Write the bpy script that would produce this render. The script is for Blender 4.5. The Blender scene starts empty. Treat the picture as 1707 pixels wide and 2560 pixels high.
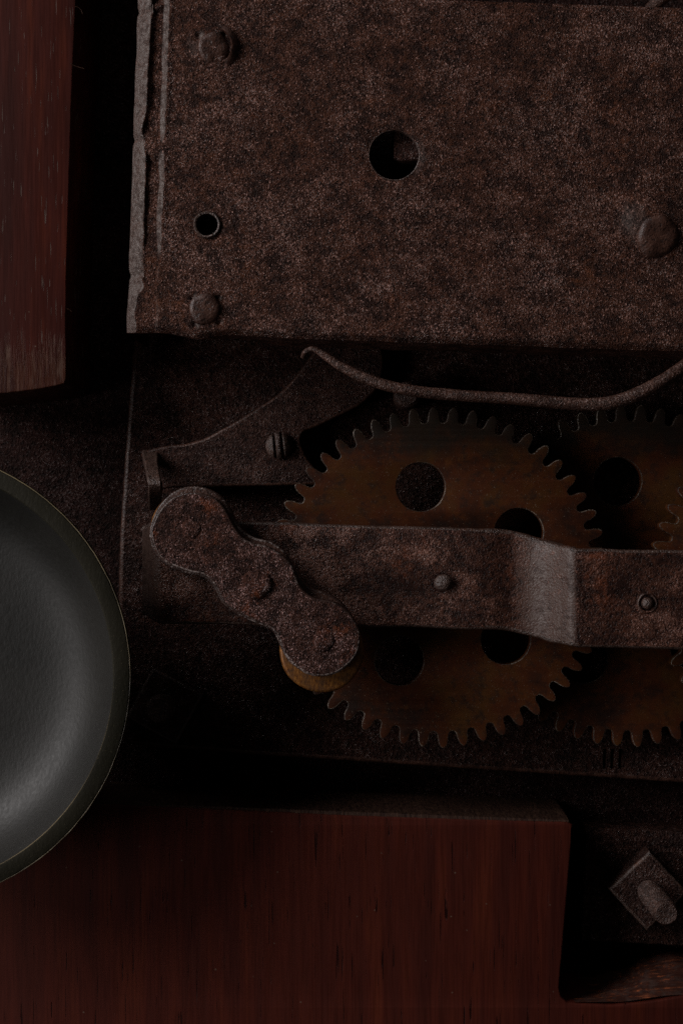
import bpy, bmesh, math, random
from mathutils import Vector, noise
random.seed(7)
sc = bpy.context.scene
C = sc.collection
R = math.radians
MM = 0.001

# ------------------------------------------------------------------ camera
CAM_H = 400.0                      # mm above the backboard (z = 0)
REF = 355.0                        # distance at which one photo pixel is 0.1 mm
cam_data = bpy.data.cameras.new('camera')
cam = bpy.data.objects.new('camera', cam_data)
C.objects.link(cam)
cam.location = (0, 0, CAM_H * MM)
cam_data.sensor_fit = 'VERTICAL'
cam_data.sensor_width = 24
cam_data.sensor_height = 36
cam_data.lens = 36 * REF / 256.0
cam_data.clip_start = 0.01
cam_data.clip_end = 20
cam_data.dof.use_dof = True
cam_data.dof.focus_distance = 0.352
cam_data.dof.aperture_fstop = 20
sc.camera = cam

# ------------------------------------------------------------------ world and lamps
w = bpy.data.worlds.new('World')
sc.world = w
w.use_nodes = True
bg = w.node_tree.nodes['Background']
bg.inputs[0].default_value = (1.0, 0.95, 0.92, 1)
bg.inputs[1].default_value = 0.015

def area(name, loc, target, sx, sy, power, col):
    l = bpy.data.lights.new(name, 'AREA')
    l.shape = 'RECTANGLE'; l.size = sx; l.size_y = sy
    l.energy = power; l.color = col
    o = bpy.data.objects.new(name, l); C.objects.link(o)
    o.location = loc
    o.rotation_euler = (Vector(target) - Vector(loc)).to_track_quat('-Z', 'Y').to_euler()
    return o
area('softbox_key', (-0.84, 0.44, 0.54), (0, 0, 0.04), 0.7, 0.36, 9.0, (1.0, 0.955, 0.945))
area('softbox_left', (-0.82, -0.20, 0.62), (0, 0, 0.04), 0.35, 0.35, 1.7, (1.0, 0.955, 0.945))
area('softbox_top', (-0.12, 1.0, 0.50), (0, 0, 0.04), 0.5, 0.3, 0.5, (1.0, 0.955, 0.945))

sc.view_settings.view_transform = 'Standard'
sc.view_settings.look = 'None'
sc.view_settings.exposure = 0
sc.view_settings.gamma = 1
sc.cycles.use_denoising = False
sc.cycles.sample_clamp_indirect = 2.0

# ------------------------------------------------------------------ helpers
def P(px, py, z):
    """photo pixel at height z (mm) -> metres"""
    s = (CAM_H - z) / REF * 0.1
    return Vector(((px - 853.5) * s * MM, -(py - 1280) * s * MM, z * MM))

def S(z):
    return (CAM_H - z) / REF * 0.1 * MM      # metres per photo pixel at height z

def tag(o, label=None, cat=None, group=None, kind=None):
    if label: o['label'] = label
    if cat: o['category'] = cat
    if group: o['group'] = group
    if kind: o['kind'] = kind
    return o

def empty(name, loc):
    o = bpy.data.objects.new(name, None); C.objects.link(o)
    o.location = loc; o.empty_display_size = 0.01
    return o

def world_loc(o):
    v = Vector(o.location)
    while o.parent: o = o.parent; v += Vector(o.location)
    return v

def link_mesh(name, me, mat, parent=None, origin=None, smooth=35, worn=None, side_only=False):
    """mesh given in world metres; stored relative to its origin"""
    if origin is None:
        if parent is not None: origin = world_loc(parent)
        else: origin = Vector((0, 0, 0))
    origin = Vector(origin)
    from mathutils import Matrix
    me.transform(Matrix.Translation(-origin))
    if smooth:
        me.polygons.foreach_set('use_smooth', [True] * len(me.polygons))
        me.set_sharp_from_angle(angle=R(smooth))
    me.materials.clear()
    me.materials.append(mat)
    if worn is not None:
        me.materials.append(worn)
        for p in me.polygons:
            if 0.12 < p.normal.z < 0.985 and (not side_only or abs(p.normal.y) > 0.15): p.material_index = 1
    o = bpy.data.objects.new(name, me); C.objects.link(o)
    if parent is not None:
        o.parent = parent
        o.location = origin - world_loc(parent)
    else:
        o.location = origin
    return o

def bm_mesh(bm, name='m'):
    bmesh.ops.recalc_face_normals(bm, faces=bm.faces)
    me = bpy.data.meshes.new(name); bm.to_mesh(me); bm.free()
    return me

def smooth_loop(pts, sub=4, closed=True):
    out = []; n = len(pts)
    rng = range(n) if closed else range(n - 1)
    for i in rng:
        if closed: p0, p1, p2, p3 = pts[i-1], pts[i], pts[(i+1) % n], pts[(i+2) % n]
        else: p0, p1, p2, p3 = pts[max(i-1, 0)], pts[i], pts[i+1], pts[min(i+2, n-1)]
        for k in range(sub):
            t = k / sub
            out.append(tuple(0.5*((2*b)+(-a+c)*t+(2*a-5*b+4*c-d)*t*t+(-a+3*b-3*c+d)*t**3)
                             for a, b, c, d in zip(p0, p1, p2, p3)))
    if not closed: out.append(tuple(pts[-1]))
    return out

def plate_mesh(loops, z0, z1, bevel=0.3, segs=2):
    """loops: list of world-mm 2D outlines (outer + holes); solid between z0 and z1 (mm) with rounded edges"""
    cu = bpy.data.curves.new('c', 'CURVE')
    cu.dimensions = '2D'; cu.fill_mode = 'BOTH'
    for lp in loops:
        sp = cu.splines.new('POLY'); sp.points.add(len(lp) - 1)
        for q, p in zip(sp.points, lp): q.co = (p[0], p[1], 0, 1)
        sp.use_cyclic_u = True
    h = (z1 - z0) / 2
    cu.bevel_depth = bevel; cu.bevel_resolution = segs
    cu.extrude = h - bevel; cu.offset = -bevel
    o = bpy.data.objects.new('c', cu); C.objects.link(o)
    dg = bpy.context.evaluated_depsgraph_get()
    me = bpy.data.meshes.new_from_object(o.evaluated_get(dg))
    bpy.data.objects.remove(o); bpy.data.curves.remove(cu)
    for v in me.vertices:
        v.co = (v.co.x * MM, v.co.y * MM, (v.co.z + (z0 + z1) / 2) * MM)
    bm = bmesh.new(); bm.from_mesh(me)
    bmesh.ops.remove_doubles(bm, verts=bm.verts, dist=1e-6)
    bmesh.ops.recalc_face_normals(bm, faces=bm.faces)
    bm.to_mesh(me); bm.free()
    return me

def px_loop(pts, z, jit=0.0, step=None):
    """pixel outline -> world mm outline, optionally subdivided and jittered"""
    out = []
    n = len(pts)
    if step:
        q = []
        for i in range(n):
            a, b = Vector(pts[i]), Vector(pts[(i+1) % n])
            m = max(1, int((b - a).length / step))
            for k in range(m): q.append(tuple(a.lerp(b, k / m)))
        pts = q
    for p in pts:
        v = P(p[0], p[1], z) / MM
        if jit:
            d = noise.noise_vector(Vector((v.x * 0.35, v.y * 0.35, z))) + 0.5*noise.noise_vector(Vector((v.x * 1.1, v.y * 1.1, z+9)))
            v += d * jit
        out.append((v.x, v.y))
    return out

def circle(cx, cy, r, n=48, jit=0, seed=0):
    return [(cx + (r + jit*noise.noise(Vector((math.cos(2*math.pi*i/n)*1.7, math.sin(2*math.pi*i/n)*1.7, seed)))) * math.cos(2*math.pi*i/n),
             cy + (r + jit*noise.noise(Vector((math.cos(2*math.pi*i/n)*1.7, math.sin(2*math.pi*i/n)*1.7, seed)))) * math.sin(2*math.pi*i/n)) for i in range(n)]

def lathe(profile, c, n=64, jit=0.0, close=False):
    """profile: (r, z) in mm ; c world metres (x, y); returns mesh"""
    bm = bmesh.new()
    rings = []
    for (r, z) in profile:
        ring = []
        if r < 1e-6:
            ring = [bm.verts.new((c[0], c[1], z * MM))]
        else:
            for i in range(n):
                a = 2 * math.pi * i / n
                rr = r
                zz = z
                if jit:
                    q = Vector((c[0]*1000 + r*math.cos(a), c[1]*1000 + r*math.sin(a), z))
                    rr += jit * noise.noise(q * 0.45)
                    zz += jit * noise.noise(q * 0.45 + Vector((31, 7, 3)))
                ring.append(bm.verts.new((c[0] + rr*math.cos(a)*MM, c[1] + rr*math.sin(a)*MM, zz*MM)))
        rings.append(ring)
    prs = list(zip(rings[:-1], rings[1:]))
    if close: prs.append((rings[-1], rings[0]))
    for a, b in prs:
        if len(a) == 1 and len(b) == 1: continue
        for i in range(n):
            j = (i + 1) % n
            if len(a) == 1: bm.faces.new((a[0], b[i], b[j]))
            elif len(b) == 1: bm.faces.new((a[i], b[0], a[j]))
            else: bm.faces.new((a[i], b[i], b[j], a[j]))
    return bm_mesh(bm)

def sweep(path, prof_fn, closed_prof=True):
    """path: list of world-metre frames (pos, side, up); prof_fn(i) -> list of (a, b) metres in side / up"""
    bm = bmesh.new(); rings = []
    for i, (p, s, u) in enumerate(path):
        rings.append([bm.verts.new(p + s * a + u * b) for a, b in prof_fn(i)])
    m = len(rings[0])
    for ra, rb in zip(rings[:-1], rings[1:]):
        for k in range(m):
            bm.faces.new((ra[k], rb[k], rb[(k+1) % m], ra[(k+1) % m]))
    bm.faces.new(rings[0]); bm.faces.new(rings[-1])
    return bm_mesh(bm)

def gauss(x): return math.exp(-x * x)
def sstep(a, b, x):
    t = min(1, max(0, (x - a) / (b - a))); return t * t * (3 - 2 * t)

# ------------------------------------------------------------------ materials
class NT:
    def __init__(self, name):
        self.m = bpy.data.materials.new(name); self.m.use_nodes = True
        self.t = self.m.node_tree; self.n = self.t.nodes
        self.b = self.n['Principled BSDF']
        tc = self.n.new('ShaderNodeTexCoord'); oi = self.n.new('ShaderNodeObjectInfo')
        ad = self.n.new('ShaderNodeVectorMath'); ad.operation = 'ADD'
        self.t.links.new(tc.outputs['Object'], ad.inputs[0])
        sc_ = self.n.new('ShaderNodeVectorMath'); sc_.operation = 'SCALE'
        self.t.links.new(oi.outputs['Location'], sc_.inputs[0]); sc_.inputs['Scale'].default_value = 1.37
        self.t.links.new(sc_.outputs[0], ad.inputs[1])
        self.co = ad.outputs[0]
    def L(self, a, b): self.t.links.new(a, b)
    def map(self, scale=(1, 1, 1), rot=(0, 0, 0)):
        mp = self.n.new('ShaderNodeMapping'); self.L(self.co, mp.inputs[0])
        mp.inputs['Scale'].default_value = scale; mp.inputs['Rotation'].default_value = rot
        return mp.outputs[0]
    def noise(self, feat_mm, detail=2, rough=0.5, vec=None, dist=0.0):
        x = self.n.new('ShaderNodeTexNoise')
        self.L(vec if vec is not None else self.co, x.inputs['Vector'])
        x.inputs['Scale'].default_value = 1000.0 / feat_mm
        x.inputs['Detail'].default_value = detail; x.inputs['Roughness'].default_value = rough
        x.inputs['Distortion'].default_value = dist
        return x.outputs['Fac']
    def voro(self, feat_mm, vec=None, feature='F1'):
        x = self.n.new('ShaderNodeTexVoronoi'); x.feature = feature
        self.L(vec if vec is not None else self.co, x.inputs['Vector'])
        x.inputs['Scale'].default_value = 1000.0 / feat_mm
        return x.outputs['Distance']
    def ramp(self, fac, stops, interp='LINEAR'):
        x = self.n.new('ShaderNodeValToRGB'); self.L(fac, x.inputs[0])
        x.color_ramp.interpolation = interp
        e = x.color_ramp.elements
        while len(e) < len(stops): e.new(0.5)
        for el, (p, c) in zip(e, stops):
            el.position = p
            el.color = (c, c, c, 1) if isinstance(c, (int, float)) else (*c, 1)
        return x.outputs['Color']
    def mix(self, fac, a, b, mode='MIX'):
        x = self.n.new('ShaderNodeMix'); x.data_type = 'RGBA'; x.blend_type = mode
        for k, v in ((0, fac), (6, a), (7, b)):
            sock = x.inputs[k]
            if isinstance(v, (int, float)): sock.default_value = v if k == 0 else (v, v, v, 1)
            elif isinstance(v, tuple): sock.default_value = (*v, 1)
            else: self.L(v, sock)
        return x.outputs[2]
    def math(self, op, a, b=0.0, clamp=False):
        x = self.n.new('ShaderNodeMath'); x.operation = op; x.use_clamp = clamp
        for s, v in ((x.inputs[0], a), (x.inputs[1], b)):
            if isinstance(v, (int, float)): s.default_value = v
            else: self.L(v, s)
        return x.outputs[0]
    def bump(self, h, dist_mm, strength=1.0, normal=None):
        x = self.n.new('ShaderNodeBump'); self.L(h, x.inputs['Height'])
        x.inputs['Distance'].default_value = dist_mm * MM; x.inputs['Strength'].default_value = strength
        if normal is not None: self.L(normal, x.inputs['Normal'])
        return x.outputs[0]
    def out(self, col, rough, normal=None, metallic=0.0, spec=0.5):
        b = self.b
        for k, v in (('Base Color', col), ('Roughness', rough), ('Metallic', metallic), ('Specular IOR Level', spec)):
            if isinstance(v, (int, float)): b.inputs[k].default_value = v
            elif isinstance(v, tuple): b.inputs[k].default_value = (*v, 1)
            else: self.L(v, b.inputs[k])
        if normal is not None: self.L(normal, b.inputs['Normal'])
        return self.m

def rust(name, dark, mid, light, grain=0.62, relief=0.22, patch=7.0, orange=None, amount=0.5, rough=(0.32, 0.65), spec=0.6, smoothp=0.35, base_spec=0.2, cover=0.56, albedo_glint=0.0, bend=None, bend_at=(0.08, 0.34), bend_spec=0.36):
    t = NT(name)
    g = t.noise(grain * 0.8, 2.5, 0.6)
    g2 = t.noise(grain * 2.7, 2, 0.6)
    gp = t.noise(grain * 1.25, 1, 0.5, vec=t.map((1, 1, 1), (0.4, 0.7, 1.1)))
    big = t.noise(patch, 4, 0.6)
    big2 = t.noise(patch * 2.7, 3, 0.55)
    col = t.ramp(t.math('ADD', t.math('MULTIPLY', big, 0.55), t.math('MULTIPLY', g2, 0.45)), [(0.41, dark), (0.59, mid)])
    dens = t.math('MULTIPLY', t.math('SUBTRACT', t.math('MULTIPLY', t.math('ADD', big, big2), 0.5), 0.5), smoothp)
    sp = t.math('ADD', t.math('ADD', t.math('MULTIPLY', g, 0.75), t.math('MULTIPLY', g2, 0.25)), dens)
    crust = t.ramp(sp, [(cover - 0.03, 0.0), (cover + 0.05, 1.0)])
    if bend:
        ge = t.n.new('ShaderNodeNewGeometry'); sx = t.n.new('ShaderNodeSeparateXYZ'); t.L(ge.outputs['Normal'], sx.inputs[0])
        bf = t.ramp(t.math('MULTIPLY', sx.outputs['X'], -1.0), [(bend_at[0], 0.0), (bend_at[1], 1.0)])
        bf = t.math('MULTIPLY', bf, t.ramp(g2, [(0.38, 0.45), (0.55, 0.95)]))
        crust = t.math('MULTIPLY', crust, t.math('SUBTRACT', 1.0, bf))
    pit = t.ramp(gp, [(0.34, 1.0), (0.44, 0.0)])
    col = t.mix(t.math('MULTIPLY', pit, 0.75), col, tuple(c * 0.3 for c in dark))
    if orange:
        om = t.noise(patch * 1.6, 5, 0.7)
        of = t.ramp(om, [(0.58, 0.0), (0.68, 0.75)])
        col = t.mix(t.math('MULTIPLY', of, t.ramp(g2, [(0.4, 0.2), (0.6, 1.0)])), col, orange)
    col = t.mix(t.math('MULTIPLY', crust, amount), col, light)
    if albedo_glint:
        gs = t.noise(grain * 0.75, 1, 0.5, vec=t.map((1, 0.75, 1), (0.2, 0.3, 0.5)))
        sk = t.math('ADD', gs, t.math('MULTIPLY', dens, 0.8))
        sk = t.math('MULTIPLY', t.ramp(sk, [(0.63, 0.0), (0.70, 1.0)]), albedo_glint)
        col = t.mix(sk, col, tuple(min(1, c * 2.6) for c in light))  # specular glints painted into the base colour as pale specks
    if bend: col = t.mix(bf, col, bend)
    h = t.math('SUBTRACT', t.ramp(sp, [(0.34, 0.0), (0.70, 1.0)]), t.math('MULTIPLY', pit, 0.35))
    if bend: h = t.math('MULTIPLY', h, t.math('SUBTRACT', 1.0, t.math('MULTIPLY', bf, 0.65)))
    nrm = t.bump(big2, 1.2, 0.25)
    nrm = t.bump(h, relief * 2.0, 1.0, nrm)
    rg = t.ramp(crust, [(0, rough[1]), (1, rough[0])])
    sg = t.ramp(crust, [(0, base_spec), (1, spec)])
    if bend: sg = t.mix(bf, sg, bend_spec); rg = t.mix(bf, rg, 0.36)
    return t.out(col, rg, nrm, 0.0, sg)

M = {}
M['cover'] = rust('rusted_cover_iron', (0.023, 0.0088, 0.0058), (0.086, 0.0310, 0.0170), (0.21, 0.118, 0.098),
                  grain=0.52, relief=0.27, patch=5, orange=(0.125, 0.040, 0.016), amount=0.38, cover=0.575, albedo_glint=0.5, smoothp=0.45,
                  rough=(0.27, 0.55), spec=0.8, base_spec=0.12, bend=(0.085, 0.062, 0.053), bend_at=(0.16, 0.46), bend_spec=0.7)
M['smooth_iron'] = rust('worn_brown_iron', (0.034, 0.0140, 0.0095), (0.070, 0.0300, 0.0195), (0.14, 0.09, 0.075),
                        grain=0.7, relief=0.05, patch=5, amount=0.2, rough=(0.34, 0.44), base_spec=0.4, cover=0.6)
M['link'] = rust('rusted_link_iron', (0.022, 0.0088, 0.0064), (0.075, 0.0285, 0.0185), (0.23, 0.135, 0.125),
                 grain=0.54, relief=0.30, patch=4.5, orange=(0.19, 0.047, 0.014), amount=0.45, cover=0.57, albedo_glint=0.5, smoothp=0.55,
                 rough=(0.27, 0.55), spec=0.8, base_spec=0.12)
M['bar'] = rust('patchy_bar_iron', (0.017, 0.0070, 0.0054), (0.068, 0.0250, 0.0148), (0.19, 0.090, 0.066),
                grain=0.62, relief=0.09, patch=10, orange=(0.15, 0.040, 0.016), amount=0.5, smoothp=1.5, rough=(0.34, 0.42), base_spec=0.2, cover=0.565, albedo_glint=0.25,
                bend=(0.064, 0.038, 0.030))
M['bar_worn'] = rust('worn_bar_iron', (0.042, 0.023, 0.017), (0.075, 0.042, 0.032), (0.16, 0.115, 0.10),
                     grain=0.6, relief=0.09, patch=7, orange=(0.13, 0.042, 0.018), amount=0.3, rough=(0.32, 0.38), base_spec=0.6)
M['frame'] = rust('dark_frame_iron', (0.018, 0.0085, 0.0068), (0.048, 0.0185, 0.0125), (0.12, 0.063, 0.052),
                  grain=0.7, relief=0.28, patch=7, amount=0.35, rough=(0.32, 0.55), base_spec=0.1)
M['lever'] = rust('black_lever_iron', (0.024, 0.0110, 0.0085), (0.058, 0.0240, 0.0165), (0.12, 0.075, 0.066),
                  grain=0.65, relief=0.24, patch=6, amount=0.35, rough=(0.30, 0.5), base_spec=0.12)
M['wire'] = rust('rusted_wire', (0.032, 0.0140, 0.0095), (0.062, 0.0265, 0.0170), (0.20, 0.125, 0.105),
                 grain=0.55, relief=0.10, patch=4, amount=0.4, rough=(0.30, 0.42), base_spec=0.25, albedo_glint=0.3)
M['back'] = rust('dark_back_panel', (0.009, 0.0038, 0.0030), (0.024, 0.0085, 0.0065), (0.06, 0.028, 0.022),
                 grain=0.8, relief=0.22, patch=12, amount=0.3, rough=(0.45, 0.7), base_spec=0.08, spec=0.35)
M['bolt'] = rust('brown_bolt_iron', (0.030, 0.0140, 0.0100), (0.062, 0.0300, 0.0215), (0.15, 0.095, 0.08),
                 grain=0.6, relief=0.14, patch=4, amount=0.35, rough=(0.32, 0.46), base_spec=0.35)
M['worn'] = rust('worn_bright_edge', (0.026, 0.0120, 0.0090), (0.050, 0.0270, 0.0205), (0.32, 0.26, 0.24),
                 grain=0.6, relief=0.05, patch=6, amount=0.7, rough=(0.26, 0.36), base_spec=0.4, smoothp=1.3, cover=0.60)
M['worn_brass'] = rust('worn_gear_edge', (0.026, 0.014, 0.0085), (0.060, 0.040, 0.027), (0.30, 0.25, 0.20),
                       grain=0.5, relief=0.05, patch=7, amount=0.6, rough=(0.28, 0.42), base_spec=0.4, smoothp=1.5, cover=0.585)

def gear_mat():
    t = NT('tarnished_brown_brass')
    a = t.noise(14, 4, 0.6); b = t.noise(3.0, 4, 0.65); c = t.noise(0.35, 2, 0.5)
    col = t.ramp(a, [(0.34, (0.022, 0.0095, 0.0065)), (0.5, (0.060, 0.0170, 0.0062)), (0.66, (0.064, 0.0255, 0.0072))])
    col = t.mix(t.ramp(b, [(0.50, 0.0), (0.66, 0.75)]), col, (0.018, 0.010, 0.007))
    col = t.mix(t.ramp(t.noise(5, 5, 0.7), [(0.58, 0.0), (0.68, 0.6)]), col, (0.095, 0.032, 0.009))
    col = t.mix(t.ramp(c, [(0.68, 0.0), (0.74, 0.7)]), col, (0.2, 0.15, 0.11))
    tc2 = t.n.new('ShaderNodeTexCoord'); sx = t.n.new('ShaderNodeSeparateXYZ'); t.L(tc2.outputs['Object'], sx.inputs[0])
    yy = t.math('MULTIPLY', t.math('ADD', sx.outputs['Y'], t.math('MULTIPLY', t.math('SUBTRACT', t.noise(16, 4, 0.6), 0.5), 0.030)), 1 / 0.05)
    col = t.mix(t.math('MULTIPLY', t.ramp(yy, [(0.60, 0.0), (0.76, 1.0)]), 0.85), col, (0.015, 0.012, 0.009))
    nrm = t.bump(t.math('ADD', c, t.math('MULTIPLY', b, 1.5)), 0.05, 0.6)
    return t.out(col, t.ramp(b, [(0.3, 0.42), (0.7, 0.6)]), nrm, 0.0, 0.13)
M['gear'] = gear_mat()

def brass_mat():
    t = NT('old_orange_brass')
    v = t.map((1, 0.4, 0.3), (0, 0, R(-60)))
    s = t.noise(0.5, 4, 0.65, vec=v); b = t.noise(3.5, 3, 0.6)
    col = t.ramp(s, [(0.35, (0.07, 0.024, 0.007)), (0.5, (0.20, 0.074, 0.014)), (0.66, (0.30, 0.130, 0.026))])
    col = t.mix(t.ramp(b, [(0.45, 0.0), (0.66, 0.8)]), col, (0.07, 0.035, 0.018))
    return t.out(col, 0.42, t.bump(s, 0.12, 0.6), 0.35, 0.5)
M['brass'] = brass_mat()

def bell_mat(name, c0, c1, streak, rough, relief, spec=0.5):
    t = NT(name)
    big = t.noise(22, 3, 0.55); f = t.noise(0.85, 3, 0.6, vec=t.map((1, 0.55, 1), (0, 0, R(30)))); d = t.noise(0.3, 2, 0.5)
    col = t.ramp(big, [(0.35, c0), (0.65, c1)])
    col = t.mix(t.ramp(d, [(0.66, 0.0), (0.75, 0.5)]), col, streak)
    sp = t.voro(9)
    col = t.mix(t.ramp(sp, [(0.02, 0.8), (0.05, 0.0)]), col, (0.01, 0.009, 0.007))
    return t.out(col, t.ramp(f, [(0.3, rough), (0.7, rough + 0.12)]), t.bump(f, relief, 0.7), 0.0, spec)
M['bell'] = bell_mat('grey_patinated_bell', (0.0085, 0.0080, 0.0066), (0.0140, 0.0130, 0.0110), (0.045, 0.042, 0.037), 0.46, 0.12, 0.38)
M['bell_rim'] = bell_mat('olive_bell_rim', (0.011, 0.010, 0.006), (0.018, 0.016, 0.010), (0.12, 0.10, 0.06), 0.5, 0.14, 0.15)
M['bell_edge'] = bell_mat('worn_lit_bell_edge', (0.015, 0.012, 0.007), (0.20, 0.155, 0.085), (0.4, 0.33, 0.2), 0.35, 0.05)

def wood(name, dark, mid, warm, pore_len=9.0, pore_col=None, gloss=0.32, pore_w=0.35, worn_end=False):
    t = NT(name)
    gv = t.map((1, 0.035, 0.2)); fine = t.noise(0.5, 4, 0.6, vec=gv)
    wide = t.noise(5, 3, 0.55, vec=t.map((1, 0.08, 0.2)))
    blot = t.noise(26, 3, 0.5)
    col = t.ramp(wide, [(0.35, dark), (0.55, mid), (0.7, warm)])
    col = t.mix(t.ramp(fine, [(0.40, 0.38), (0.55, 0.0)]), col, tuple(c * 0.45 for c in dark))
    col = t.mix(t.ramp(blot, [(0.4, 0.35), (0.6, 0.0)]), col, dark)
    pv = t.map((1, pore_w / pore_len, 0.2))
    pore = t.noise(pore_w * 1.7, 1, 0.4, vec=pv)
    gate = t.noise(3.5, 2, 0.5, vec=t.map((1, 0.5, 0.3)))
    pm = t.math('MULTIPLY', t.ramp(pore, [(0.69, 0.0), (0.72, 1.0)]), t.ramp(gate, [(0.42, 0.0), (0.5, 1.0)]))
    col = t.mix(pm, col, pore_col or tuple(c * 0.3 for c in dark))
    dust = t.voro(6)
    col = t.mix(t.ramp(dust, [(0.025, 0.6), (0.045, 0.0)]), col, (0.16, 0.12, 0.09))
    if worn_end:
        tc2 = t.n.new('ShaderNodeTexCoord'); sx = t.n.new('ShaderNodeSeparateXYZ'); t.L(tc2.outputs['Object'], sx.inputs[0])
        scr = t.noise(0.8, 4, 0.65, vec=t.map((1, 0.1, 0.3)))
        gr = t.math('SUBTRACT', 1.0, t.math('MULTIPLY', sx.outputs['Y'], 1 / 0.017), True)
        ws = t.math('ADD', t.math('MULTIPLY', scr, 0.6), t.math('MULTIPLY', gr, 0.33))
        ws = t.math('MULTIPLY', t.ramp(ws, [(0.47, 0.0), (0.62, 1.0)]), t.ramp(gr, [(0.05, 0.0), (0.6, 1.0)]))
        col = t.mix(t.math('MULTIPLY', ws, 0.42), col, t.ramp(scr, [(0.4, (0.018, 0.010, 0.007)), (0.55, (0.060, 0.026, 0.014)), (0.68, (0.15, 0.10, 0.075))]))
        pm = t.math('ADD', pm, t.math('MULTIPLY', ws, scr))
    h = t.math('SUBTRACT', t.math('MULTIPLY', fine, 0.15), pm)
    return t.out(col, t.ramp(fine, [(0.3, gloss), (0.7, gloss + 0.14)]), t.bump(h, 0.16, 0.9), 0.0, 0.10)
M['plank'] = wood('varnished_red_plank', (0.033, 0.0078, 0.0058), (0.053, 0.0105, 0.0068), (0.088, 0.0170, 0.0074), pore_col=(0.085, 0.058, 0.048), gloss=0.42, worn_end=True, pore_w=0.22, pore_len=4.5)
M['board'] = wood('dark_red_board', (0.046, 0.0098, 0.0066), (0.068, 0.0128, 0.0074), (0.086, 0.0170, 0.0080), gloss=0.48, pore_w=0.26)

def endgrain():
    t = NT('sawn_brown_edge')
    v = t.map((1, 0.15, 0.3), (0, 0, R(40)))
    s = t.noise(0.7, 3, 0.6, vec=v); b = t.noise(4, 3, 0.6)
    col = t.ramp(s, [(0.35, (0.016, 0.008, 0.006)), (0.65, (0.052, 0.027, 0.018))])
    col = t.mix(t.ramp(b, [(0.5, 0.0), (0.7, 0.6)]), col, (0.03, 0.014, 0.01))
    return t.out(col, 0.6, t.bump(s, 0.25, 0.8), 0, 0.12)
M['edge'] = endgrain()

def raw_wood():
    t = NT('splintered_orange_wood')
    s = t.noise(0.6, 4, 0.65, vec=t.map((0.06, 1, 0.5))); b = t.noise(2.2, 3, 0.6)
    col = t.ramp(s, [(0.38, (0.022, 0.008, 0.006)), (0.58, (0.045, 0.014, 0.008)), (0.70, (0.26, 0.07, 0.025))])
    col = t.mix(t.ramp(b, [(0.48, 0.0), (0.62, 0.8)]), col, (0.04, 0.022, 0.018))
    return t.out(col, 0.55, t.bump(s, 0.35, 0.9), 0, 0.2)
M['raw'] = raw_wood()

# ================================================================== SETTING
bm = bmesh.new()
a, b_ = 0.30, 0.30
N = 24
gv = [[bm.verts.new((-a + 2*a*i/N, -b_ + 2*b_*j/N, 0)) for i in range(N+1)] for j in range(N+1)]
for j in range(N):
    for i in range(N):
        bm.faces.new((gv[j][i], gv[j][i+1], gv[j+1][i+1], gv[j+1][i]))
ret = bmesh.ops.extrude_face_region(bm, geom=bm.faces[:])
for v in [e for e in ret['geom'] if isinstance(e, bmesh.types.BMVert)]: v.co.z -= 0.012
back = link_mesh('backboard', bm_mesh(bm), M['back'])
tag(back, 'dark rough back panel behind the whole mechanism', kind='structure')

# ================================================================== FRAME PLATE
ZF = 12.0
fr = empty('frame_plate', P(335, 1850, 0))
tag(fr, 'large dark iron frame plate behind the gears and lever', 'frame plate')
outer = [(346, 700), (335, 845), (316, 1090), (300, 1330), (296, 1500), (305, 1840), (322, 1862),
         (403, 1870), (601, 1885), (1300, 1931), (1760, 1961), (1860, 1966), (1860, 700)]
pme = plate_mesh([px_loop(outer, ZF, 0.12, 12)], ZF - 5, ZF, 1.2, 3)
cut = bmesh.new()
for x in (1511, 1530, 1550):                     # three stamped strokes
    q = [P(x - 4, 1872, ZF), P(x + 5, 1872, ZF), P(x + 2, 1922, ZF), P(x - 6, 1922, ZF)]
    b0 = [cut.verts.new((p.x, p.y, (ZF - 1.6)*MM)) for p in q]; b1 = [cut.verts.new((p.x, p.y, (ZF + 2)*MM)) for p in q]
    cut.faces.new(b0); cut.faces.new(b1)
    for k in range(4): cut.faces.new((b0[k], b0[(k+1) % 4], b1[(k+1) % 4], b1[k]))
oa = bpy.data.objects.new('a', pme); ob = bpy.data.objects.new('b', bm_mesh(cut)); C.objects.link(oa); C.objects.link(ob)
bo = oa.modifiers.new('b', 'BOOLEAN'); bo.operation = 'DIFFERENCE'; bo.object = ob; bo.solver = 'EXACT'
pme = bpy.data.meshes.new_from_object(oa.evaluated_get(bpy.context.evaluated_depsgraph_get()))
bpy.data.objects.remove(oa); bpy.data.objects.remove(ob)
link_mesh('plate', pme, M['frame'], fr, worn=M['smooth_iron'])
for (x, y, r) in ((1010, 1000, 3.4), (480, 720, 4), (1650, 760, 4), (360, 1820, 4)):
    c = P(x, y, 6)
    top = 26 if y == 1000 else 6.9
    link_mesh('pillar', lathe([(0, 0), (r, 0), (r, top - .8), (r - .8, top), (0, top)], c, 24), M['bolt'], fr)

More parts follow.
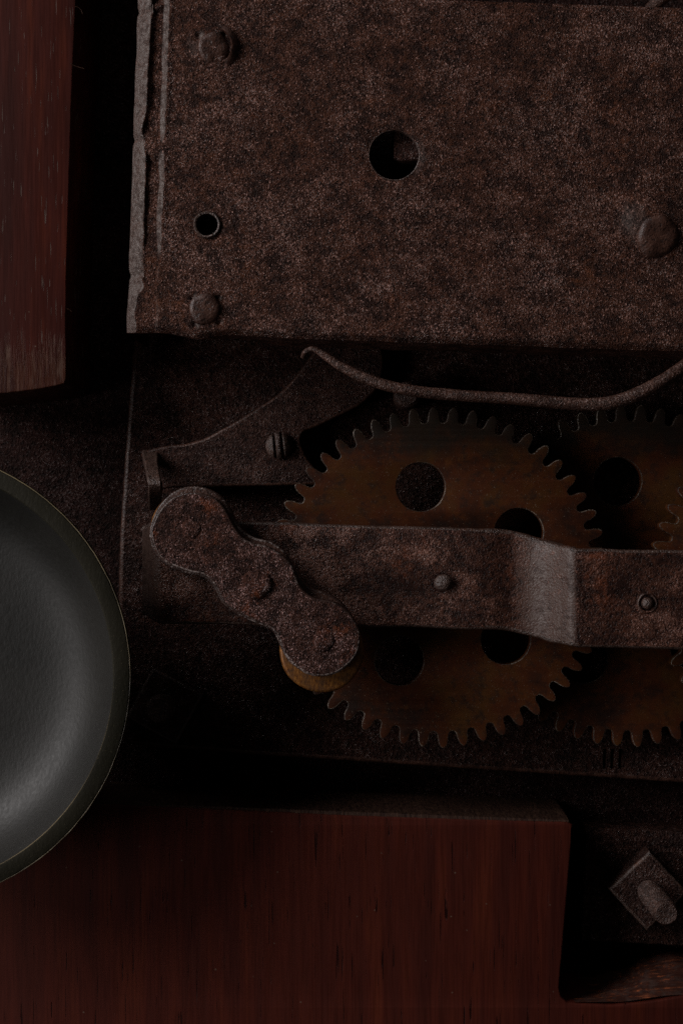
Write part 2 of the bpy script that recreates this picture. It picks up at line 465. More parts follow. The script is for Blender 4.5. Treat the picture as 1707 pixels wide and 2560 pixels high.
# ================================================================== LEVER with tab and screw
ZL = 20.0
lv = empty('lever_arm', P(560, 1160, ZF))
tag(lv, 'dark S-curved lever plate with upturned tab and slotted screw', 'lever')
up = [(352, 1135), (372, 1124), (420, 1114), (470, 1108), (520, 1092), (560, 1070), (610, 1042), (655, 1012), (700, 982), (735, 945), (765, 905), (790, 870), (820, 830),
      (900, 810), (945, 850), (958, 905), (947, 960), (927, 988), (896, 1014), (848, 1039), (793, 1065), (758, 1080), (752, 1105), (765, 1140), (790, 1175), (795, 1212)]
lo = [(740, 1213), (600, 1216), (430, 1218), (405, 1222), (385, 1200), (362, 1160)]
pts = smooth_loop(up, 4, False) + lo
link_mesh('arm', plate_mesh([px_loop(pts, ZL, 0.08)], ZL - 4, ZL, 0.7, 3), M['lever'], lv, worn=M['smooth_iron'])
# upturned tab
prof = smooth_loop([(1124, 18), (1140, 24), (1160, 30.5), (1185, 36.5), (1200, 38.6), (1215, 38.9), (1238, 36.0), (1262, 30), (1275, 24)], 4, False)
path = []
for i, (py, z) in enumerate(prof):
    cx = 376 + 12 * sstep(1120, 1230, py)
    p = P(cx, py, z)
    q0 = prof[max(i-1, 0)]; q1 = prof[min(i+1, len(prof)-1)]
    d = (P(cx, q1[0], q1[1]) - P(cx, q0[0], q0[1])).normalized()
    s = Vector((1, 0, 0)); path.append((p, s, s.cross(d).normalized() * 1.0))
def tabprof(i):
    hw = (1.75 if i > 6 else 2.3 - 0.08 * i) * MM; th = 2.2 * MM; b = 0.35 * MM
    j = 0.12 * MM * noise.noise(Vector((i * 0.6, 3, 1)))
    hw += j
    return [(-hw + b, 0), (hw - b, 0), (hw, b), (hw, th), (-hw, th), (-hw, b)] if False else \
           [(-hw + b, 0), (hw - b, 0), (hw, -b), (hw, -th), (-hw, -th), (-hw, -b)]
if path[0][2].z < 0 and path[len(path)//2][2].z < 0:
    path = [(p, s, -u) for p, s, u in path]
link_mesh('tab', sweep(path, tabprof), M['bar_worn'], lv)
# slotted screw, two saw cuts across a round head
c = P(697, 1113, ZL + 2)
bm = bmesh.new()
NX = 40; rr = 3.55
grid = {}
for j in range(NX + 1):
    for i in range(NX + 1):
        x = -1 + 2*i/NX; y = -1 + 2*j/NX
        # square -> disc
        dx = x*math.sqrt(1 - y*y/2); dy = y*math.sqrt(1 - x*x/2)
        r = math.hypot(dx, dy)
        z = 3.4 * math.sqrt(max(0, 1 - (0.93*r)**2)) - 0.4
        sk = dx + 0.10*dy
        cut = max(gauss((sk + 0.30)/0.11)**2, gauss((sk - 0.26)/0.11)**2)
        z -= 1.5 * cut * (1 - 0.3*r)
        z += 0.12*noise.noise(Vector((dx*4, dy*4, 2)))
        grid[i, j] = bm.verts.new((c.x + dx*rr*MM, c.y + dy*rr*MM, (ZL + max(z, 0.25 if r < 0.99 else -0.5))*MM))
for j in range(NX):
    for i in range(NX):
        bm.faces.new((grid[i, j], grid[i+1, j], grid[i+1, j+1], grid[i, j+1]))
link_mesh('screw', bm_mesh(bm), M['bar_worn'], lv, smooth=60)

# ================================================================== GEARS
def gear(name, label, px, py, ztop, rtip_px, teeth, holes, phase, th=3.0, seed=0):
    s = S(ztop) / MM
    c = P(px, py, ztop) / MM
    rt = rtip_px * s; rr = (rtip_px - 41) * s; h = rt - rr
    pitch = 2*math.pi/teeth
    outl = []
    rnd = random.Random(seed)
    for k in range(teeth):
        a0 = phase + k * pitch
        wj = rnd.uniform(-0.02, 0.02); tj = rnd.uniform(-0.05, 0.03)
        prof = [(-0.5, 0.0), (-0.40, 0.02), (-0.32, 0.12), (-0.285, 0.3), (-0.265, 0.5), (-0.225, 0.7), (-0.15, 0.88), (-0.07, 0.97), (0, 1.0),
                (0.07, 0.97), (0.15, 0.88), (0.225, 0.7), (0.265, 0.5), (0.285, 0.3), (0.32, 0.12), (0.40, 0.02)]
        for f, q in prof:
            aa = a0 + (f + wj * q) * pitch; r = rr + h * q * (1 + tj)
            outl.append((c.x + r*math.cos(aa), c.y + r*math.sin(aa)))
    loops = [outl]
    hr, hd, h0 = holes
    for k in range(5):
        a = R(h0 + 72*k)
        loops.append(circle(c.x + hd*s*math.cos(a), c.y + hd*s*math.sin(a), hr*s, 56, 0.12, seed + k))
    root = empty(name, Vector((c.x, c.y, ZF)) * MM)
    tag(root, label, 'gear', 'gear wheels of the train')
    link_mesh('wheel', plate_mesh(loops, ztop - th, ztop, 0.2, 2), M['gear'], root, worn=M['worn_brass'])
    cc = Vector((c.x, c.y, 0)) * MM
    link_mesh('arbor', lathe([(0, ZF - 4), (4.5, ZF - 4), (4.5, ztop - th - .01), (7.5, ztop - th - .01), (7.5, ztop + 1.2), (6.8, ztop + 1.8), (3.2, ztop + 1.8), (3.2, 37.5), (0, 37.5)], cc, 32), M['bolt'], root)
    return root
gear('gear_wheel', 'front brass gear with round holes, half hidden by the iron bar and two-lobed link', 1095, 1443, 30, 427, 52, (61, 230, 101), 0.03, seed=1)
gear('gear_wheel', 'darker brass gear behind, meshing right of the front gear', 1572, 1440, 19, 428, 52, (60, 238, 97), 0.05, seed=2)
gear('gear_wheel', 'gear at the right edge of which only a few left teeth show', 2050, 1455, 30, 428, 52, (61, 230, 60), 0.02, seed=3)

# ================================================================== BAR
bar = empty('iron_bar', P(600, 1440, 30))
tag(bar, 'long rusted flat iron bar with a stepped bend crossing the gears', 'bar')
stations = [356, 360, 368, 380, 400, 430, 470, 520, 580, 640, 700, 780, 860, 940, 1020, 1100, 1160, 1200, 1230, 1255, 1275, 1290, 1305, 1320, 1335, 1350, 1365, 1380, 1395, 1408, 1420, 1430, 1440, 1452, 1470, 1500, 1550, 1600, 1650, 1700, 1760, 1850, 1960, 2100]
def JS(x): return sstep(1285, 1400, x) * (1 - sstep(1412, 1448, x))
_tot = sum(JS(1280 + k) for k in range(180))
def JZ(x): return sum(JS(1280 + k) for k in range(180) if 1280 + k < x) / _tot
path = []; info = []
for x in stations:
    jog = sstep(1240, 1450, x)
    z = 39.5 + 8.0 * JZ(x) - 0.7*gauss((x-1275)/40)
    yt = 1297 + (x - 356) * 0.0275 + 43 * jog
    yb = 1558 + (x - 356) * 0.0195 + 40 * jog
    # rounded left end
    e = sstep(356, 392, x)
    yt += (1 - e) * 16; yb -= (1 - e) * 20
    # left end drops away slightly
    z -= 5.5 * (1 - sstep(352, 400, x)) ** 1.6
    j1 = 3.0 * noise.noise(Vector((x * 0.02, 1.3, 0))) + 1.5*noise.noise(Vector((x*0.07, 4.3, 0)))
    j2 = 3.0 * noise.noise(Vector((x * 0.02, 8.3, 0))) + 1.5*noise.noise(Vector((x*0.07, 14.3, 0)))
    info.append((x, yt + j1, yb + j2, z))
fine = smooth_loop(info, 3, False)
BAR = fine
prof_i = []
for i, (x, yt, yb, z) in enumerate(fine):
    a_, b2 = P(x, yt, z), P(x, yb, z)
    p = (a_ + b2) / 2
    q0 = fine[max(i-1, 0)]; q1 = fine[min(i+1, len(fine)-1)]
    d = P(q1[0], 1400, q1[3]) - P(q0[0], 1400, q0[3])
    d.normalize()
    side = Vector((0, 1, 0)); upv = d.cross(side).normalized()
    if upv.z < 0: upv = -upv
    path.append((p, side, upv)); prof_i.append((a_ - b2).length / 2)
def barprof(i):
    hw = prof_i[i]; th = 2.8 * MM; b = 1.1 * MM
    pts = []
    for k in range(5):
        an = math.pi/2 * k/4
        pts.append((hw - b + b*math.sin(an), -b*0.85 + b*0.85*math.cos(an)))
    pts += [(hw, -th), (-hw, -th)]
    for k in range(5):
        an = math.pi/2 * (1 - k/4)
        pts.append((-hw + b - b*math.sin(an), -b*0.85 + b*0.85*math.cos(an)))
    nseg = 8
    for k in range(1, nseg):
        f = -1 + 2*k/nseg
        pts.append((f*(hw - b), 0.10*MM*noise.noise(Vector((i*0.25, f*4, 5)))))
    return pts
link_mesh('bar', sweep(path, barprof), M['bar'], bar, worn=M['bar_worn'], side_only=True)
# pins
def pin(name, px, py, z, prof, tilt=(0, 0), jit=0.12, mat='bolt', parent=None, n=28, lean=(0, 0)):
    c = P(px, py, z)
    me = lathe(prof, (0, 0), n, jit)
    for v in me.vertices:
        hgt = v.co.z - z*MM
        lx, ly = v.co.x, v.co.y
        v.co.x += c.x + hgt*tilt[0]; v.co.y += c.y + hgt*tilt[1]
        if hgt > -0.5*MM: v.co.z += lx*lean[0] + ly*lean[1]
    return link_mesh(name, me, M[mat], parent, smooth=50)
def ring_prof(z, r0, r1, h):
    return [(r0, z - .3), (r0, z + h*.6), ((r0 + r1)/2, z + h), (r1, z + .1), (r1, z - .3)]
Zp = 39.4
pin_a = pin('pin', 1105, 1457, Zp, [(0, Zp-6), (2.15, Zp-6), (2.15, Zp+1.0), (1.95, Zp+1.6), (1.2, Zp+2.0), (0, Zp+2.1)], (0.2, 0.1), parent=bar, mat='bar_worn')
pin('pin_socket', 1103, 1455, Zp, [(0, Zp-.2), (2.1, Zp+.12), (2.55, Zp+.12), (2.55, Zp-.3)], parent=pin_a, mat='back')
Zq = 47.5
pin_b = pin('pin', 1617, 1508, Zq, [(0, Zq-6), (1.5, Zq-6), (1.5, Zq+0.3), (1.25, Zq+0.95), (0.7, Zq+1.35), (0, Zq+1.5)], parent=bar, mat='bar_worn')
pin('pin_collar', 1617, 1508, Zq, ring_prof(Zq, 2.0, 2.6, 0.35), parent=pin_b, mat='bar')
pin('pin_socket', 1617, 1508, Zq, [(0, Zq-.2), (1.45, Zq+.06), (2.05, Zq+.06), (2.05, Zq-.3)], parent=pin_b, mat='back')

# ================================================================== LINK
lk = empty('two_lobed_link', P(640, 1450, 41))
tag(lk, 'rusted two-lobed link plate over orange brass, across the bar', 'link')
top = [(473, 1231), (503, 1233), (534, 1243), (554, 1261), (570, 1284), (581, 1307), (595, 1330), (613, 1348), (636, 1359), (664, 1363), (689, 1376), (712, 1393), (728, 1411),
       (738, 1434), (745, 1455), (758, 1475), (779, 1492), (804, 1499), (830, 1506), (855, 1521), (875, 1541), (891, 1569), (897, 1600), (886, 1636), (865, 1661), (837, 1679),
       (804, 1687), (773, 1682), (743, 1664), (720, 1641), (710, 1620), (701, 1598), (687, 1579), (662, 1562), (620, 1545), (582, 1524), (556, 1501), (544, 1475), (529, 1453), (509, 1436),
       (483, 1431), (452, 1421), (418, 1407), (394, 1384), (382, 1355), (378, 1327), (386, 1302), (401, 1274), (427, 1248), (450, 1236)]
low = [(470, 1216), (503, 1217), (534, 1228), (556, 1244), (574, 1268), (586, 1294), (600, 1318), (619, 1335), (644, 1347), (672, 1352), (696, 1366), (715, 1383), (733, 1411), (746, 1437), (763, 1460), (782, 1472), (802, 1478), (837, 1493), (865, 1518), (888, 1554), (906, 1592), (910, 1626),
       (901, 1661), (875, 1697), (830, 1722), (789, 1723), (750, 1705), (720, 1674), (702, 1641), (696, 1605), (684, 1582), (662, 1566), (620, 1549), (580, 1528), (552, 1503), (540, 1478), (525, 1457), (507, 1442), (483, 1438), (450, 1428), (415, 1413), (388, 1387), (376, 1357), (374, 1325), (382, 1297), (397, 1266), (420, 1240), (445, 1224)]
lowi = low[:20] + [(893, 1570), (899, 1600), (890, 1640), (868, 1666), (838, 1685), (804, 1692), (770, 1687), (738, 1668), (714, 1644), (702, 1620)] + low[29:]
link_mesh('lower_plate', plate_mesh([px_loop(smooth_loop(lowi, 3), 48.5)], 44.5, 48.55, 0.5, 3), M['smooth_iron'], lk, worn=M['worn'])
for (x, y, r) in ((477, 1327, 103), (804, 1626, 106)):
    link_mesh('brass_roller', plate_mesh([px_loop(circle(x, y, r, 72, 1.5, x), 48.2)], 41.4, 48.2, 0.9, 4), M['brass'], lk)
top = [(804 + (x - 804)*1.04, 1595 + (y - 1595)*1.04) if y > 1500 and x > 700 else (x, y) for x, y in top]
link_mesh('iron_plate', plate_mesh([px_loop(smooth_loop(top, 3), 51.8, 0.10)], 48.6, 51.8, 0.45, 3), M['link'], lk, worn=M['worn'])
ZK = 51.7
pin('rivet', 478, 1322, ZK, [(2.6, ZK-.3), (2.5, ZK+.05), (2.1, ZK+.35), (1.2, ZK+.5), (0, ZK+.5)], jit=0.15, mat='link', parent=lk)
pin('rivet', 640, 1461, ZK, [(4.1, ZK-.3), (3.7, ZK+.4), (3.0, ZK+.9), (2.2, ZK+1.15), (1.0, ZK+1.25), (0, ZK+1.2)], (0.5, -0.15), jit=0.28, mat='link', parent=lk)
pin('rivet', 808, 1603, ZK, [(2.9, ZK-.3), (2.7, ZK+.15), (2.2, ZK+.55), (1.3, ZK+.65), (0, ZK+.65)], jit=0.18, mat='link', parent=lk)

# ================================================================== COVER
ZC = 60.0
cv = empty('cover_plate', P(318, 832, ZF))
tag(cv, 'large pitted rusty iron cover plate with two round holes and rivets', 'cover plate')
U = Vector((0.99943, 0.0337)); V = Vector((0.0325, -0.99947)); O2 = Vector((318, 832))
UW, VH = 1560.0, 858.0
st = 5.0
def notch(u, v):
    return max(gauss((v - v0 - (u - 20) * sl) / 9.0) for v0, sl in ((803, 0.5), (486, -0.35), (146, 0.6)))
def cover_z(u, v):
    n1 = noise.noise(Vector((u*0.006, v*0.006, 3)))
    z = 0.30*n1 + 0.10*noise.noise(Vector((u*0.03, v*0.03, 8))) + 0.05*noise.noise(Vector((u*0.11, v*0.11, 1)))
    # rolled left border
    w1 = 36 + 6*noise.noise(Vector((v*0.004, 0, 2))) - 14*gauss((v-500)/40) + 1.5*noise.noise(Vector((v*0.03, 3, 2)))
    if v < 138: w1 = 22 + 16*gauss((v-120)/22) + 6*noise.noise(Vector((v*.03, 7, 1)))
    nt = notch(u, v)
    if u < w1:
        t = 1 - u/w1
        z -= 4.6*t**1.45
        z -= 0.9*nt*(1 - t*0.5)
    env = sstep(w1 - 4, w1 + 6, u) * (1 - sstep(65 + 5*noise.noise(Vector((v*0.012, 9, 9))), 79 + 4*noise.noise(Vector((v*0.03, 9, 4))) + 5*noise.noise(Vector((v*0.012, 9, 9))), u))
    ridge = (0.95*sstep(470, 520, v) + 0.75*sstep(160, 250, v)*(1-sstep(430, 470, v)) + 0.8*sstep(280, 330, v)*0.3) * (0.75 + 0.5*noise.noise(Vector((v*0.025, 2, 6))))
    ridge = max(ridge, 0.15)*1.25
    z -= env * ridge * (1 - 0.65*nt)
    z += 0.35*ridge*gauss((u - 82)/9)
    # lower edge roll
    z -= 1.5 * (1 - sstep(-2, 22, v))**1.6
    z -= 1.0 * (1 - sstep(0, 14, VH - v))**1.6
    # bosses pressed round the rivets
    for (bx, by, br, bh) in ((528, 105, 55, 1.5), (512, 772, 50, 0.9), (1634, 552, 78, 2.6)):
        d = Vector((bx, by)) - O2; bu, bv = d.dot(U), d.dot(V)
        dd = math.hypot(u - bu, v - bv)/br
        z += bh*gauss(dd*1.05)
    for (bx, by) in ((497, 90), (562, 88), (574, 142), (481, 747), (545, 746), (549, 803), (486, 806)):
        d = Vector((bx, by)) - O2; z -= 0.9*gauss(math.hypot(u - d.dot(U), v - d.dot(V))/7.5)
    # slight dishing round the holes
    for (bx, by, br, bh) in ((985, 388, 62, 0.5), (518, 562, 30, 0.35)):
        d = Vector((bx, by)) - O2; dd = math.hypot(u - d.dot(U), v - d.dot(V))
        z -= bh*gauss((dd - br)/14)
    return ZC + z
def hole_r(bx, by):
    return
holes = []
for (bx, by, rx, ry) in ((985, 388, 63, 64), (518, 562, 27.5, 28.5)):
    d = Vector((bx, by)) - O2; holes.append((d.dot(U), d.dot(V), rx, ry))
bm = bmesh.new()
nu, nv = int(UW/st), int(VH/st)
def cov_pt(u, v, dz=None):
    # wavy lower edge: bulge beneath the rivet
    k = 1 - sstep(0, 90, v)
    py_off = k*(10*gauss((u - 178)/44) - 3*gauss((u - 90)/50) - 3*gauss((u-290)/70) + 2.5*noise.noise(Vector((u*0.02, 5, 5))))
    ko = 1 - sstep(0, 60, u)
    px_off = ko*3.5*noise.noise(Vector((v*0.012, 11, 5))) + ko*4*max(gauss((v-480)/8), gauss((v-800)/8), gauss((v-142)/8))
    q = O2 + U*u + V*v
    return P(q.x + px_off, q.y + py_off, dz if dz is not None else cover_z(u, v))
us = [2.0*i for i in range(50)] + [100 + 5.0*i for i in range(int((UW-100)/5) + 1)]; nu = len(us) - 1; vs = [VH*j/nv for j in range(nv+1)]
g = {}
uv = {}
def nearhole(u, v):
    for h in holes:
        dx, dy = u - h[0], v - h[1]; d = math.hypot(dx/h[2], dy/h[3])
        if d < 1.0: return h, d, dx, dy
    return None
inside = {}
for j, v in enumerate(vs):
    for i, u in enumerate(us):
        inside[i, j] = nearhole(u, v)
cellok = {}
for j in range(nv):
    for i in range(nu):
        cs = [(i, j), (i+1, j), (i+1, j+1), (i, j+1)]
        cellok[i, j] = sum(1 for c in cs if inside[c]) <= 1
need = set()
for (i, j), ok in cellok.items():
    if ok: need.update([(i, j), (i+1, j), (i+1, j+1), (i, j+1)])
bord = set()
for (i, j), ok in cellok.items():
    if not ok:
        for c in [(i, j), (i+1, j), (i+1, j+1), (i, j+1)]:
            if c in need: bord.add(c)
for (i, j) in need:
    u, v = us[i], vs[j]
    if (i, j) in bord:
        h = min(holes, key=lambda h: math.hypot(u-h[0], v-h[1]))
        an = math.atan2((v-h[1])/h[3], (u-h[0])/h[2])
        u, v = h[0] + h[2]*math.cos(an), h[1] + h[3]*math.sin(an)
    g[i, j] = bm.verts.new(cov_pt(u, v)); uv[g[i, j]] = (u, v)
for (i, j), ok in cellok.items():
    if ok: bm.faces.new((g[i, j], g[i+1, j], g[i+1, j+1], g[i, j+1]))
be = [e for e in bm.edges if e.is_boundary]
ret = bmesh.ops.extrude_edge_only(bm, edges=be)
newv = [e for e in ret['geom'] if isinstance(e, bmesh.types.BMVert)]
lay = {}
for nvtx in newv:
    src = [e.other_vert(nvtx) for e in nvtx.link_edges if e.other_vert(nvtx) in uv]
    u, v = uv[src[0]]
    if any(abs(math.hypot((u-h[0])/h[2], (v-h[1])/h[3]) - 1) < 0.02 for h in holes): drop = 1.8
    elif v < 1: drop = 1.5 + 15.5*sstep(150, 420, u)
    elif u < 1: drop = 40.0
    else: drop = 46.0
    nvtx.co.z -= drop*MM
cov_plate = link_mesh('plate', bm_mesh(bm), M['cover'], cv, smooth=40)
# collar pressed round the small hole
def ring_at(name, px, py, z, r0, r1, h, parent, mat, n=40, jit=0.1):
    return pin(name, px, py, z, [(r0, z - .9), (r0, z + h*.7), ((r0+r1)/2, z + h), (r1, z + .05), (r1, z - .9)], jit=jit, parent=parent, mat=mat, n=n)
ring_at('hole_collar', 518, 562, ZC - .1, 2.62, 3.35, 0.45, cov_plate, 'bar_worn')
ring_at('hole_rim', 985, 388, ZC - .75, 5.92, 6.30, 0.30, cov_plate, 'bar_worn', n=64)
# rivets
z = ZC
rivet_a = pin('rivet', 533, 121, z + .6, [(3.7, z-.8), (3.6, z+.9), (3.2, z+1.3), (2.3, z+1.45), (1.2, z+1.5), (0, z+1.45)], (0.0, -0.2), jit=0.3, mat='smooth_iron', parent=cv, lean=(-0.08, 0.24))
pin('rivet', 512, 773, z + .4, [(3.8, z-.6), (3.7, z+.8), (3.4, z+1.15), (2.4, z+1.35), (1.2, z+1.4), (0, z+1.4)], (0.05, 0.05), jit=0.25, mat='smooth_iron', parent=cv, lean=(-0.03, 0.10))
pin('rivet', 1643, 592, z + 1.2, [(5.2, z-.8), (5.0, z+1.3), (4.4, z+1.8), (3.6, z+2.1), (2.0, z+2.2), (0, z+2.15)], (0.0, -0.2), jit=0.35, mat='smooth_iron', parent=cv, lean=(-0.05, 0.22))
# torn burr beside the upper rivet
bp = []
for k in range(9):
    an = R(-52 + 15*k)
    bp.append((P(533, 124, z).x + 4.35*MM*math.cos(an), P(533, 118, z).y + 4.35*MM*math.sin(an), an))
bm = bmesh.new(); rows = []
for k, (x, y, an) in enumerate(bp):
    f = math.sin(math.pi*k/8)
    o = Vector((math.cos(an), math.sin(an), 0))
    base = Vector((x, y, (z + .4)*MM))
    rows.append([bm.verts.new(base), bm.verts.new(base + o*0.3*MM + Vector((0, 0, (0.3+1.2*f)*MM))), bm.verts.new(base + o*1.0*MM + Vector((0, 0, (0.2+1.0*f)*MM))), bm.verts.new(base + o*2.0*MM - Vector((0, 0, .4*MM)))])
for ra, rb in zip(rows[:-1], rows[1:]):
    for k in range(3): bm.faces.new((ra[k], rb[k], rb[k+1], ra[k+1]))
link_mesh('burr', bm_mesh(bm), M['smooth_iron'], rivet_a)

# post seen through the large hole
pl_ = [(986, 300), (1100, 300), (1100, 402), (1050, 400), (1000, 402), (984, 396)]
po = link_mesh('inner_block', plate_mesh([px_loop(pl_, 56.4, 0.1, 12)], 12.1, 56.4, 0.6), M['frame'], None, P(1040, 350, ZF))
tag(po, 'grey iron block seen inside the large hole of the cover', 'block')

# ================================================================== SPRING WIRE
wp = smooth_loop([(757, 893, 57, 5.5), (763, 880, 58.5, 6.5), (778, 873, 59, 7), (795, 878, 59, 8), (820, 895, 59, 10), (860, 921, 59, 12), (910, 945, 59, 13.5), (960, 962, 59, 14), (1020, 975, 59, 14),
                  (1100, 985, 58, 14.5), (1200, 992, 58, 14.5), (1300, 998, 58, 15), (1400, 1007, 58, 15.5), (1470, 1011, 58, 16), (1530, 1006, 58, 16.5), (1590, 986, 58, 17), (1650, 955, 58, 17), (1710, 916, 57, 17), (1790, 860, 56, 17)], 6, False)
path = []; rad = []
for i, (x, y, zz, r) in enumerate(wp):
    a0 = wp[max(i-1, 0)]; a1 = wp[min(i+1, len(wp)-1)]
    d = (P(*a1[:3]) - P(*a0[:3])).normalized()
    s = d.cross(Vector((0, 0, 1))).normalized()
    path.append((P(x, y, zz), s, s.cross(d).normalized())); rad.append(r * S(zz))
def wprof(i):
    out = []
    for k in range(14):
        an = 2*math.pi*k/14
        r = rad[i]*(1 + 0.07*noise.noise(Vector((i*0.35, math.cos(an)*1.5, math.sin(an)*1.5))))
        out.append((r*math.cos(an), r*0.9*math.sin(an)))
    return out
wr = link_mesh('spring_wire', sweep(path, wprof), M['wire'], None, P(1100, 985, 42), smooth=70)
tag(wr, 'thin curved rusty spring wire hooked at its left tip, below the cover', 'wire')

# short rod over the upper edge of the cover
pa, pb = P(1622, 24, 52), P(1720, -60, 62)
d = (pb - pa).normalized(); s = d.cross(Vector((0, 0, 1))).normalized(); u_ = s.cross(d)
path = [(pa.lerp(pb, t/8), s, u_) for t in range(9)]
rod = link_mesh('rod', sweep(path, lambda i: [(1.6*MM*math.cos(2*math.pi*k/12), 1.3*MM*math.sin(2*math.pi*k/12)) for k in range(12)]), M['wire'], None, pa)
tag(rod, 'short rusty rod poking out at the top right above the cover', 'rod')

# ================================================================== BELL
ZB = 58.0
s = S(ZB) / MM
bc = P(-247, 1692, ZB)
bell = empty('bell', Vector((bc.x, bc.y, 0)))
tag(bell, 'grey patinated metal bell cup with olive rim at the left edge', 'bell')
Ro, Ri = 573*s, 530*s
dep = 18.0
prof = []
for k in range(41):
    t = k/40
    r = Ri*(1 - t)
    zz = ZB - 0.6 - dep*(max(0, 1 - (r/Ri)**6.5))**0.8
    prof.append((r, zz))
inner = prof
outerp = [(r + 2.6 if r > 0 else 0, zz - 2.6) for r, zz in reversed(prof)]
outerp = [(0 if i == 0 else r, zz) for i, (r, zz) in enumerate(outerp)]
link_mesh('bowl', lathe(inner + outerp, (bc.x, bc.y), 160), M['bell'], bell, smooth=60)
rim = link_mesh('rim', lathe([(Ri - .05, ZB - 2.2), (Ri - .05, ZB - .35), (Ri + .25, ZB - .05), (Ri + 1.0, ZB), (Ro - 1.3, ZB - .25), (Ro - .4, ZB - .5), (Ro, ZB - 1.1), (Ro, ZB - 2.6), (Ri, ZB - 3.2)], (bc.x, bc.y), 200, 0.03, close=True), M['bell_rim'], bell)
def thin_ring(name, r, z, w):
    prof = [(r + w*math.cos(2*math.pi*k/8), z + w*math.sin(2*math.pi*k/8)) for k in range(8)]
    return link_mesh(name, lathe(prof, (bc.x, bc.y), 220, 0.10, close=True), M['bell_edge'], rim)
thin_ring('worn_lit_edge', Ro - .12, ZB - .78, 0.13)
path = []
for k in range(120):                              # rubbed brass strip, limited to the lit arc to paint the lip's highlight
    a = R(-78 + 74*k/119); rr_ = (Ri + .08)*MM
    path.append((Vector((bc.x + rr_*math.cos(a), bc.y + rr_*math.sin(a), (ZB - .16)*MM)), Vector((math.cos(a), math.sin(a), 0)), Vector((0, 0, 1))))
def lip(k):
    w_ = 0.11*MM*math.sin(math.pi*(k + .5)/120)**0.5*(1 + 0.5*noise.noise(Vector((k*0.3, 2, 2))))
    return [(w_*math.cos(2*math.pi*m/6), w_*math.sin(2*math.pi*m/6)) for m in range(6)]
link_mesh('worn_lit_edge', sweep(path, lip), M['bell_edge'], rim)
link_mesh('stem', lathe([(0, 0), (6, 0), (6, ZB - dep - 2.8), (0, ZB - dep - 2.8)], (bc.x, bc.y), 24), M['bolt'], bell)

# ================================================================== NUTS
def nut(label, cpx, cpy, z0, side_mm, rot, th, bolt_r, tip_z, tilt=(0, 0)):
    c = P(cpx, cpy, z0)
    root = empty('square_nut', c)
    tag(root, label, 'nut', 'square nuts on bolts')
    h = side_mm/2
    pts = [(-h, -h), (h, -h), (h, h), (-h, h)]
    lp = []
    for i in range(4):
        a, b = Vector(pts[i]), Vector(pts[(i+1) % 4])
        for k in range(8):
            p = a.lerp(b, k/8)
            p += Vector((noise.noise(Vector((p.x*.5, p.y*.5, rot))), noise.noise(Vector((p.x*.5, p.y*.5, rot+4)))))*0.3
            ca, sa = math.cos(R(rot)), math.sin(R(rot))
            lp.append((c.x/MM + p.x*ca - p.y*sa, c.y/MM + p.x*sa + p.y*ca))
    link_mesh('nut', plate_mesh([lp], z0, z0 + th, 0.7, 3), M['lever'], root, worn=M['bar_worn'])
    prof = [(0, z0), (bolt_r, z0)]
    zz = z0 + th - .2
    while zz < tip_z - 1.4:
        prof += [(bolt_r*0.78, zz), (bolt_r*.98, zz + .55), (bolt_r, zz + .9)]; zz += 1.5
    prof += [(bolt_r*.98, tip_z - .7), (bolt_r*.82, tip_z), (bolt_r*.4, tip_z - .15), (0, tip_z - .2)]
    me = lathe(prof, (0, 0), 32, 0.15)
    for v in me.vertices:
        hgt = v.co.z - z0*MM
        v.co.x += c.x + hgt*tilt[0]; v.co.y += c.y + hgt*tilt[1]
    link_mesh('bolt', me, M['bolt'], root, smooth=30)
    return root
fp = link_mesh('foot_plate', plate_mesh([px_loop([(1467, 2068), (1900, 2090), (1900, 2375), (1452, 2352)], 10, 0.15, 12)], 0.05, 10, 0.4), M['frame'], None, P(1600, 2220, 0))
tag(fp, 'dark iron foot plate under the threaded bolt in the board notch', 'foot plate')
nut('square nut with long threaded bolt in the notch of the board', 1607, 2212, 10, 15.2, 43, 6.5, 3.2, 38)
nut('dark square nut between the bell and the link', 418, 1758, ZF, 15.5, 62, 5.5, 3.7, 22, (-0.1, -0.05))

# ================================================================== WOOD
ZP = 36.0
pk = [(-130, -1100), (216, -1100), (190, 0), (181, 200), (174, 420), (168, 640), (165, 800), (166, 900), (166, 948), (161, 959), (100, 972), (40, 980), (-130, 996)]
me = plate_mesh([px_loop(pk, ZP, 0.10, 8)], 0.05, ZP, 0.3, 3)
plank = link_mesh('wooden_plank', me, M['plank'], None, P(80, 960, 0))
tag(plank, 'red-brown varnished plank with worn lower end at the upper left', 'plank')

ZW = 26.0
edge_top = [(-150, 1994), (0, 2001), (241, 2010), (550, 2023), (860, 2038), (1150, 2048), (1418, 2056)]
bd = edge_top + [(1430, 2062), (1428, 2100), (1416, 2250), (1403, 2400), (1397, 2470), (1402, 2492), (1416, 2506), (1450, 2510), (1530, 2513), (1600, 2507), (1650, 2500), (1707, 2490), (1850, 2480), (1850, 2700), (-150, 2700)]
board = empty('wooden_board', P(700, 2300, 0))
tag(board, 'dark red grained wooden board with a notch, along the bottom', 'board')
link_mesh('panel', plate_mesh([px_loop(bd, ZW, 0.08, 10)], 0.05, ZW, 0.5, 3), M['board'], board)
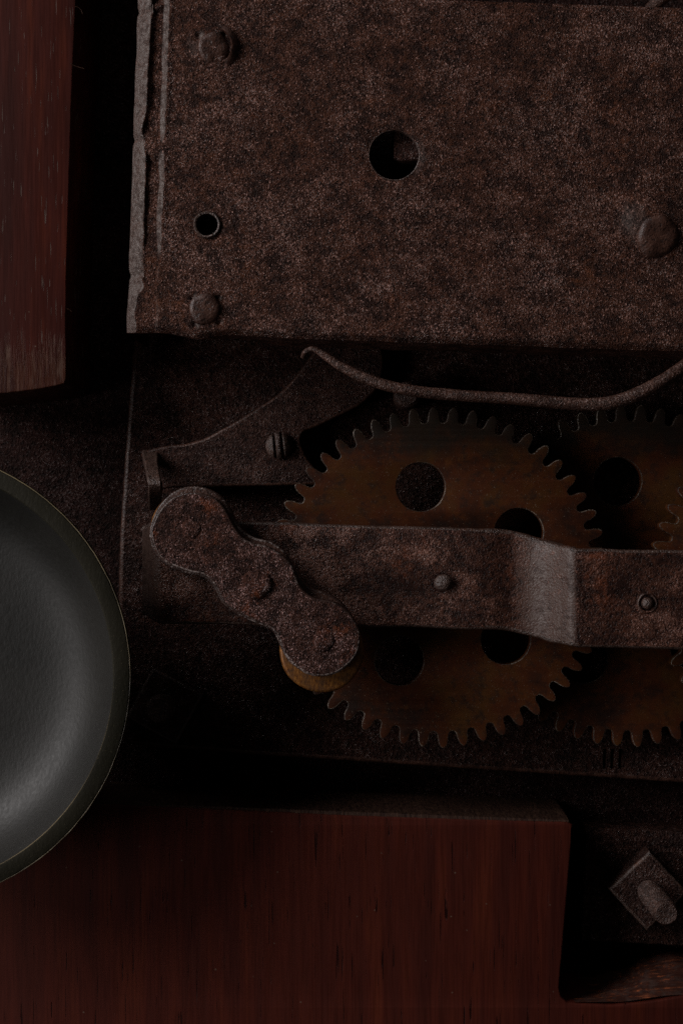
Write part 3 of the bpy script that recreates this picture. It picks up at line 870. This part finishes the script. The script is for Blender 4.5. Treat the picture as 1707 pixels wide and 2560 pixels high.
# sawn upper edge, a separate facing strip standing 0.2 mm proud of the side
bm = bmesh.new(); rows = []
n = 90
for i in range(n + 1):
    x = -140 + (1422 + 140)*i/n
    y = 2001 + x*0.0385 - 1.5
    p = P(x, y, ZW)
    jz = 0.5*noise.noise(Vector((x*0.03, 1, 1))) + 0.25*noise.noise(Vector((x*0.12, 1, 4)))
    jy = 0.25*noise.noise(Vector((x*0.04, 6, 1)))
    rows.append([bm.verts.new((p.x, p.y - .9*MM, (ZW - .15 + .1*jz)*MM)), bm.verts.new((p.x, p.y + (0.25 + jy)*MM, (ZW - .7 + jz)*MM)),
                 bm.verts.new((p.x, p.y + (0.75 + jy)*MM, (ZW - 9)*MM)), bm.verts.new((p.x, p.y + (0.8)*MM, 0.2*MM)), bm.verts.new((p.x, p.y - .9*MM, 0.2*MM))])
for ra, rb in zip(rows[:-1], rows[1:]):
    for k in range(5): bm.faces.new((ra[k], rb[k], rb[(k+1) % 5], ra[(k+1) % 5]))
bm.faces.new(rows[0]); bm.faces.new(rows[-1])
link_mesh('sawn_edge', bm_mesh(bm), M['edge'], board, smooth=40)
# splintered slope in the notch floor
bm = bmesh.new(); rows = []
for i in range(41):
    x = 1436 + (1850 - 1436)*i/40
    yf = 2509 - 3*sstep(1530, 1700, x)*6
    t = sstep(1436, 1700, x)
    row = []
    for k in range(7):
        f = k/6
        y = yf - 4 - (18 + 48*t)*f
        zz = ZW - .6 - 8*f**1.2 + (1.1*noise.noise(Vector((x*0.025, f*5, 1))) + 0.5*noise.noise(Vector((x*0.09, f*9, 3))))*(0.3 + f)
        row.append(bm.verts.new(P(x, y, zz)))
    q = row[-1].co; row.append(bm.verts.new((q.x, q.y, 0.1*MM)))
    q = row[0].co; row.append(bm.verts.new((q.x, q.y - 1.2*MM, 0.1*MM)))
    rows.append(row)
for ra, rb in zip(rows[:-1], rows[1:]):
    for k in range(9): bm.faces.new((ra[k], rb[k], rb[(k+1) % 9], ra[(k+1) % 9]))
bm.faces.new(rows[0]); bm.faces.new(rows[-1])
link_mesh('splintered_edge', bm_mesh(bm), M['raw'], board, smooth=35)

# ================================================================== LINT on the plank's edge
for i, (pts, lab) in enumerate((
        ([(176, 158), (186, 164), (198, 168), (212, 172)], 'pale lint fibre sticking out from the middle of the plank edge'),
        ([(188, 16), (198, 19), (204, 26), (207, 35)], 'curled lint fibre near the top of the plank edge'),
        ([(168, 772), (174, 774), (180, 779)], 'tiny lint fibre low on the plank edge'))):
    q = smooth_loop([(x, y, ZP + 0.6 - 0.15*k) for k, (x, y) in enumerate(pts)], 4, False)
    path = []
    for k, p in enumerate(q):
        d = (P(*q[min(k+1, len(q)-1)]) - P(*q[max(k-1, 0)])).normalized(); sd = d.cross(Vector((0, 0, 1))).normalized()
        path.append((P(*p), sd, sd.cross(d)))
    f = link_mesh('lint_fibre', sweep(path, lambda k: [(0.09*MM*math.cos(2*math.pi*n_/6), 0.09*MM*math.sin(2*math.pi*n_/6)) for n_ in range(6)]), M['edge'], None, P(*q[0]))
    tag(f, lab, 'lint', 'lint fibres on the plank')
